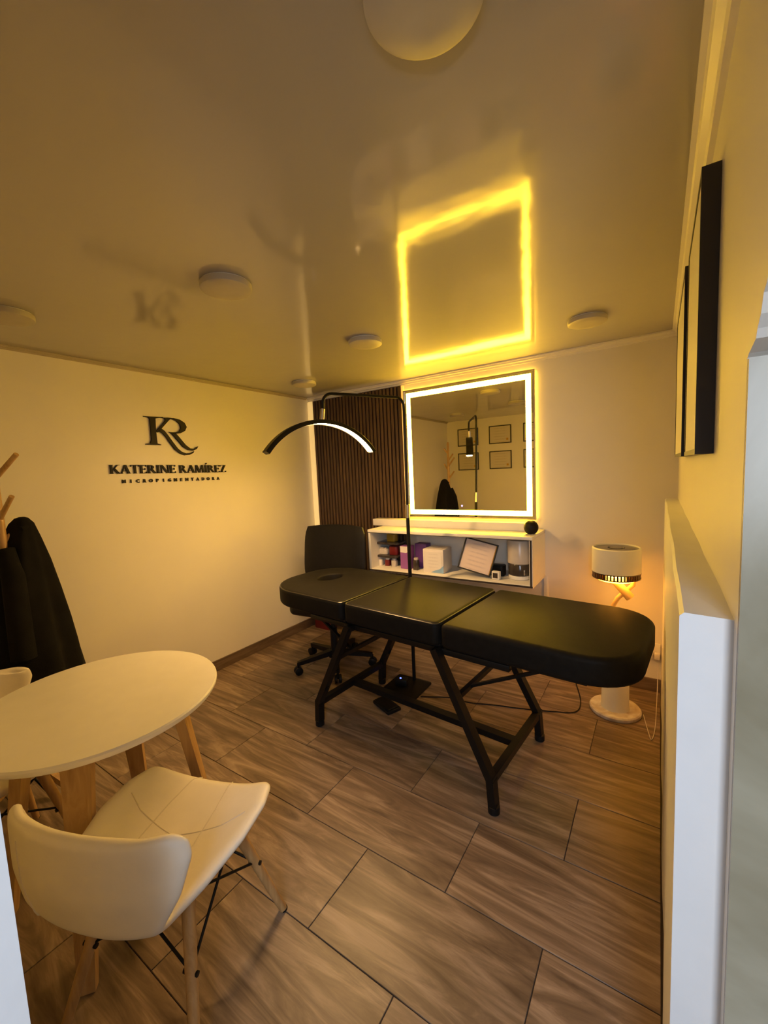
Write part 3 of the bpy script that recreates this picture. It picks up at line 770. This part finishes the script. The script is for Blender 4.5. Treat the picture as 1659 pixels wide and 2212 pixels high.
# ------------------------------------------------------------------ frames on the right wall
for nm, ya, yb, xx, lab in (('wall_frame', -1.960, -1.500, 2.957, 'deep black framed picture on the right wall nearest the entrance'), ('wall_frame', -1.440, -.760, 2.951, 'deep black framed picture on the right wall nearer the mirror')):
    t = empty(nm, (XW, (ya+yb)/2, 1.508), lab, 'picture frame', 0, 'pictures on the right wall')
    hw_ = (yb-ya)/2; d = XW-xx; hh_ = .582
    for q in ((-d, -.0005, -hw_, hw_, 0, .012), (-d, -.0005, -hw_, hw_, hh_-.012, hh_), (-d, -.0005, -hw_, -hw_+.012, .012, hh_-.012), (-d, -.0005, hw_-.012, hw_, .012, hh_-.012)): box('frame_bar', m_frame, t, *q)
    box('sheet', m_white, t, -d+.002, -.002, -hw_+.012, hw_-.012, .012, hh_-.012)
# diplomas on the front wall (seen in the mirror)
names = {0: 'nearest the corner', 1: 'second from the corner', 2: 'third from the corner', 3: 'fourth from the corner'}
for c in range(3):
    for r_ in range(2):
        t = empty('diploma', (.355+.516*c, YF, 1.856 if r_ == 0 else 1.474), 'black framed diploma in the %s row, %s, seen in the mirror' % ('upper' if r_ == 0 else 'lower', names[c]), 'diploma', PI, 'diplomas on the front wall')
        picture(t, .340, .272, .016, m_frame, m_diploma, .014)
        box('seal', m_gold, t, -.125, -.095, -.0098, -.006, .045, .075)

# ------------------------------------------------------------------ wall lettering
sg = empty('wall_lettering', (0, -1.43, 1.50), 'raised black KR monogram and name on the left wall', 'sign')
def S(p): return (p[0]+1.43, p[1]-1.50)
MONO = {
'k_stem': [(-1.615, 1.949), (-1.575, 1.949), (-1.484, 1.952), (-1.481, 1.948), (-1.511, 1.945), (-1.536, 1.938), (-1.54, 1.864), (-1.539, 1.819), (-1.538, 1.769), (-1.515, 1.763), (-1.512, 1.759), (-1.618, 1.759), (-1.615, 1.763), (-1.585, 1.769), (-1.576, 1.792), (-1.574, 1.862), (-1.575, 1.935), (-1.582, 1.941), (-1.612, 1.945)],
'k_arm': [(-1.541, 1.85), (-1.488, 1.906), (-1.466, 1.933), (-1.471, 1.944), (-1.501, 1.947), (-1.45, 1.951), (-1.409, 1.951), (-1.431, 1.945), (-1.450, 1.925), (-1.490, 1.883), (-1.526, 1.845)],
'k_leg': [(-1.526, 1.855), (-1.503, 1.874), (-1.48, 1.858), (-1.456, 1.826), (-1.426, 1.781), (-1.395, 1.738), (-1.369, 1.716), (-1.337, 1.704), (-1.304, 1.706), (-1.271, 1.72), (-1.281, 1.706), (-1.312, 1.693), (-1.345, 1.690), (-1.384, 1.703), (-1.417, 1.731), (-1.447, 1.774), (-1.474, 1.816), (-1.495, 1.841)],
'r_bowl': [(-1.451, 1.947), (-1.409, 1.952), (-1.361, 1.944), (-1.327, 1.924), (-1.314, 1.895), (-1.329, 1.866), (-1.363, 1.848), (-1.399, 1.843), (-1.44, 1.848), (-1.398, 1.852), (-1.372, 1.861), (-1.36, 1.882), (-1.364, 1.912), (-1.387, 1.933), (-1.417, 1.943)],
'r_leg': [(-1.453, 1.852), (-1.405, 1.850), (-1.383, 1.826), (-1.357, 1.794), (-1.332, 1.764), (-1.301, 1.741), (-1.271, 1.738), (-1.236, 1.757), (-1.248, 1.738), (-1.279, 1.724), (-1.316, 1.728), (-1.354, 1.751), (-1.383, 1.787), (-1.408, 1.817), (-1.43, 1.841)]}
for k, pl in MONO.items(): prism('monogram_stroke', m_sign, sg, [S(p) for p in pl], 'x', .0005, .014)
T_, t_, s_ = .17, .065, .05
def stroke(x0, y0, x1, y1, w):
    """slanted stroke with horizontal ends, w = horizontal thickness"""
    return [(x0-w/2, y0), (x0+w/2, y0), (x1+w/2, y1), (x1-w/2, y1)]
def rect(a, b, c, d): return [(a, c), (b, c), (b, d), (a, d)]
def stem(x, w=T_, a=.05): return [rect(x-w/2, x+w/2, 0, 1), rect(x-w/2-a, x+w/2+a, 0, s_), rect(x-w/2-a, x+w/2+a, 1-s_, 1)]
def bowl(x, y0, y1, rx, T=T_, n=10):
    out = []; cy = (y0+y1)/2; ry = (y1-y0)/2
    for i in range(n):
        a, b = -PI/2+PI*i/n, -PI/2+PI*(i+1)/n
        def O(q): return (x+rx*math.cos(q), cy+ry*math.sin(q))
        def I(q): return (x+(rx-T)*max(0, math.cos(q)), cy+(ry-t_)*math.sin(q))
        out.append([O(a), O(b), I(b), I(a)])
    return out
GL = {
'K': (.82, stem(.16) + [stroke(.22, .38, .66, 1, .09), rect(.55, .80, 1-s_, 1), stroke(.70, 0, .36, .60, .19), rect(.58, .84, 0, s_)]),
'A': (.84, [stroke(.10, 0, .42, 1, .08), stroke(.70, 0, .42, 1, .19), rect(.22, .60, .28, .28+t_), rect(.0, .22, 0, s_), rect(.56, .84, 0, s_)]),
'T': (.74, [rect(.37-T_/2, .37+T_/2, 0, 1), rect(.23, .51, 0, s_), rect(.02, .72, 1-t_, 1), rect(.02, .07, .80, 1), rect(.67, .72, .80, 1)]),
'E': (.66, stem(.16) + [rect(.16, .60, 0, t_), rect(.16, .58, 1-t_, 1), rect(.16, .48, .48, .48+t_), rect(.56, .61, 0, .2), rect(.54, .59, .8, 1), rect(.45, .50, .40, .62)]),
'R': (.80, stem(.16) + bowl(.28, .46, 1.0, .32) + [rect(.16, .30, 1-t_, 1), rect(.16, .30, .46, .46+t_), stroke(.68, 0, .40, .50, .18), rect(.60, .82, 0, s_)]),
'I': (.34, stem(.17)),
'N': (.86, [rect(.10, .10+t_, 0, 1), rect(.02, .26, 0, s_), rect(.0, .2, 1-s_, 1), stroke(.70, 0, .16, 1, .19), rect(.72, .72+t_, 0, 1), rect(.62, .86, 1-s_, 1)]),
'M': (1.02, [stroke(.10, 0, .16, 1, .07), rect(.0, .2, 0, s_), rect(.08, .26, 1-s_, 1), stroke(.48, 0, .20, 1, .18), stroke(.48, 0, .78, 1, .08), stroke(.90, 0, .80, 1, .17), rect(.76, 1.02, 0, s_), rect(.70, .92, 1-s_, 1)]),
'Í': (.34, stem(.17) + [[(.14, 1.08), (.22, 1.08), (.36, 1.30), (.24, 1.30)]]),
'Z': (.74, [rect(.04, .68, 1-t_, 1), rect(.04, .70, 0, t_), stroke(.14, 0, .58, 1, .20), rect(.04, .09, .80, 1), rect(.65, .70, 0, .2)]),
}
def word(text, ya, yb, zb0, zb1, h):
    tot = sum(GL[c][0] for c in text); k = (yb-ya)/tot; x = ya
    for c in text:
        w, parts = GL[c]; bm = bmesh.new()
        zb = zb0 + (zb1-zb0)*(x-ya)/(yb-ya)
        for pl in parts: add_prism(bm, [S((x+p[0]*k, zb+p[1]*h)) for p in pl], 'x', .0005, .012)
        bm_obj('letter', bm, m_sign, sg); x += w*k
word('KATERINE', -1.855, -1.420, 1.569, 1.564, .056)
word('RAMÍREZ', -1.399, -1.008, 1.563, 1.559, .056)
# small second line with the built-in font
dg = bpy.context.evaluated_depsgraph_get()
LINE = 'MICROPIGMENTADORA'; nL = len(LINE)
for i, c in enumerate(LINE):
    cu = bpy.data.curves.new('letter', 'FONT'); cu.body = c; cu.size = .030; cu.extrude = .004; cu.offset = .0012; cu.align_x = 'CENTER'; cu.resolution_u = 2
    to = bpy.data.objects.new('tmp_letter', cu); COL.objects.link(to); dg.update()
    me = bpy.data.meshes.new_from_object(to.evaluated_get(dg)); bpy.data.objects.remove(to); bpy.data.curves.remove(cu)
    me.name = 'letter'; me.materials.clear(); me.materials.append(m_sign)
    y = -1.775 + (.690)*i/(nL-1); z = 1.508 - .006*i/(nL-1)
    o = me_obj('letter', me, sg, (.0045, *S((y, z))), (PI/2, 0, PI/2))
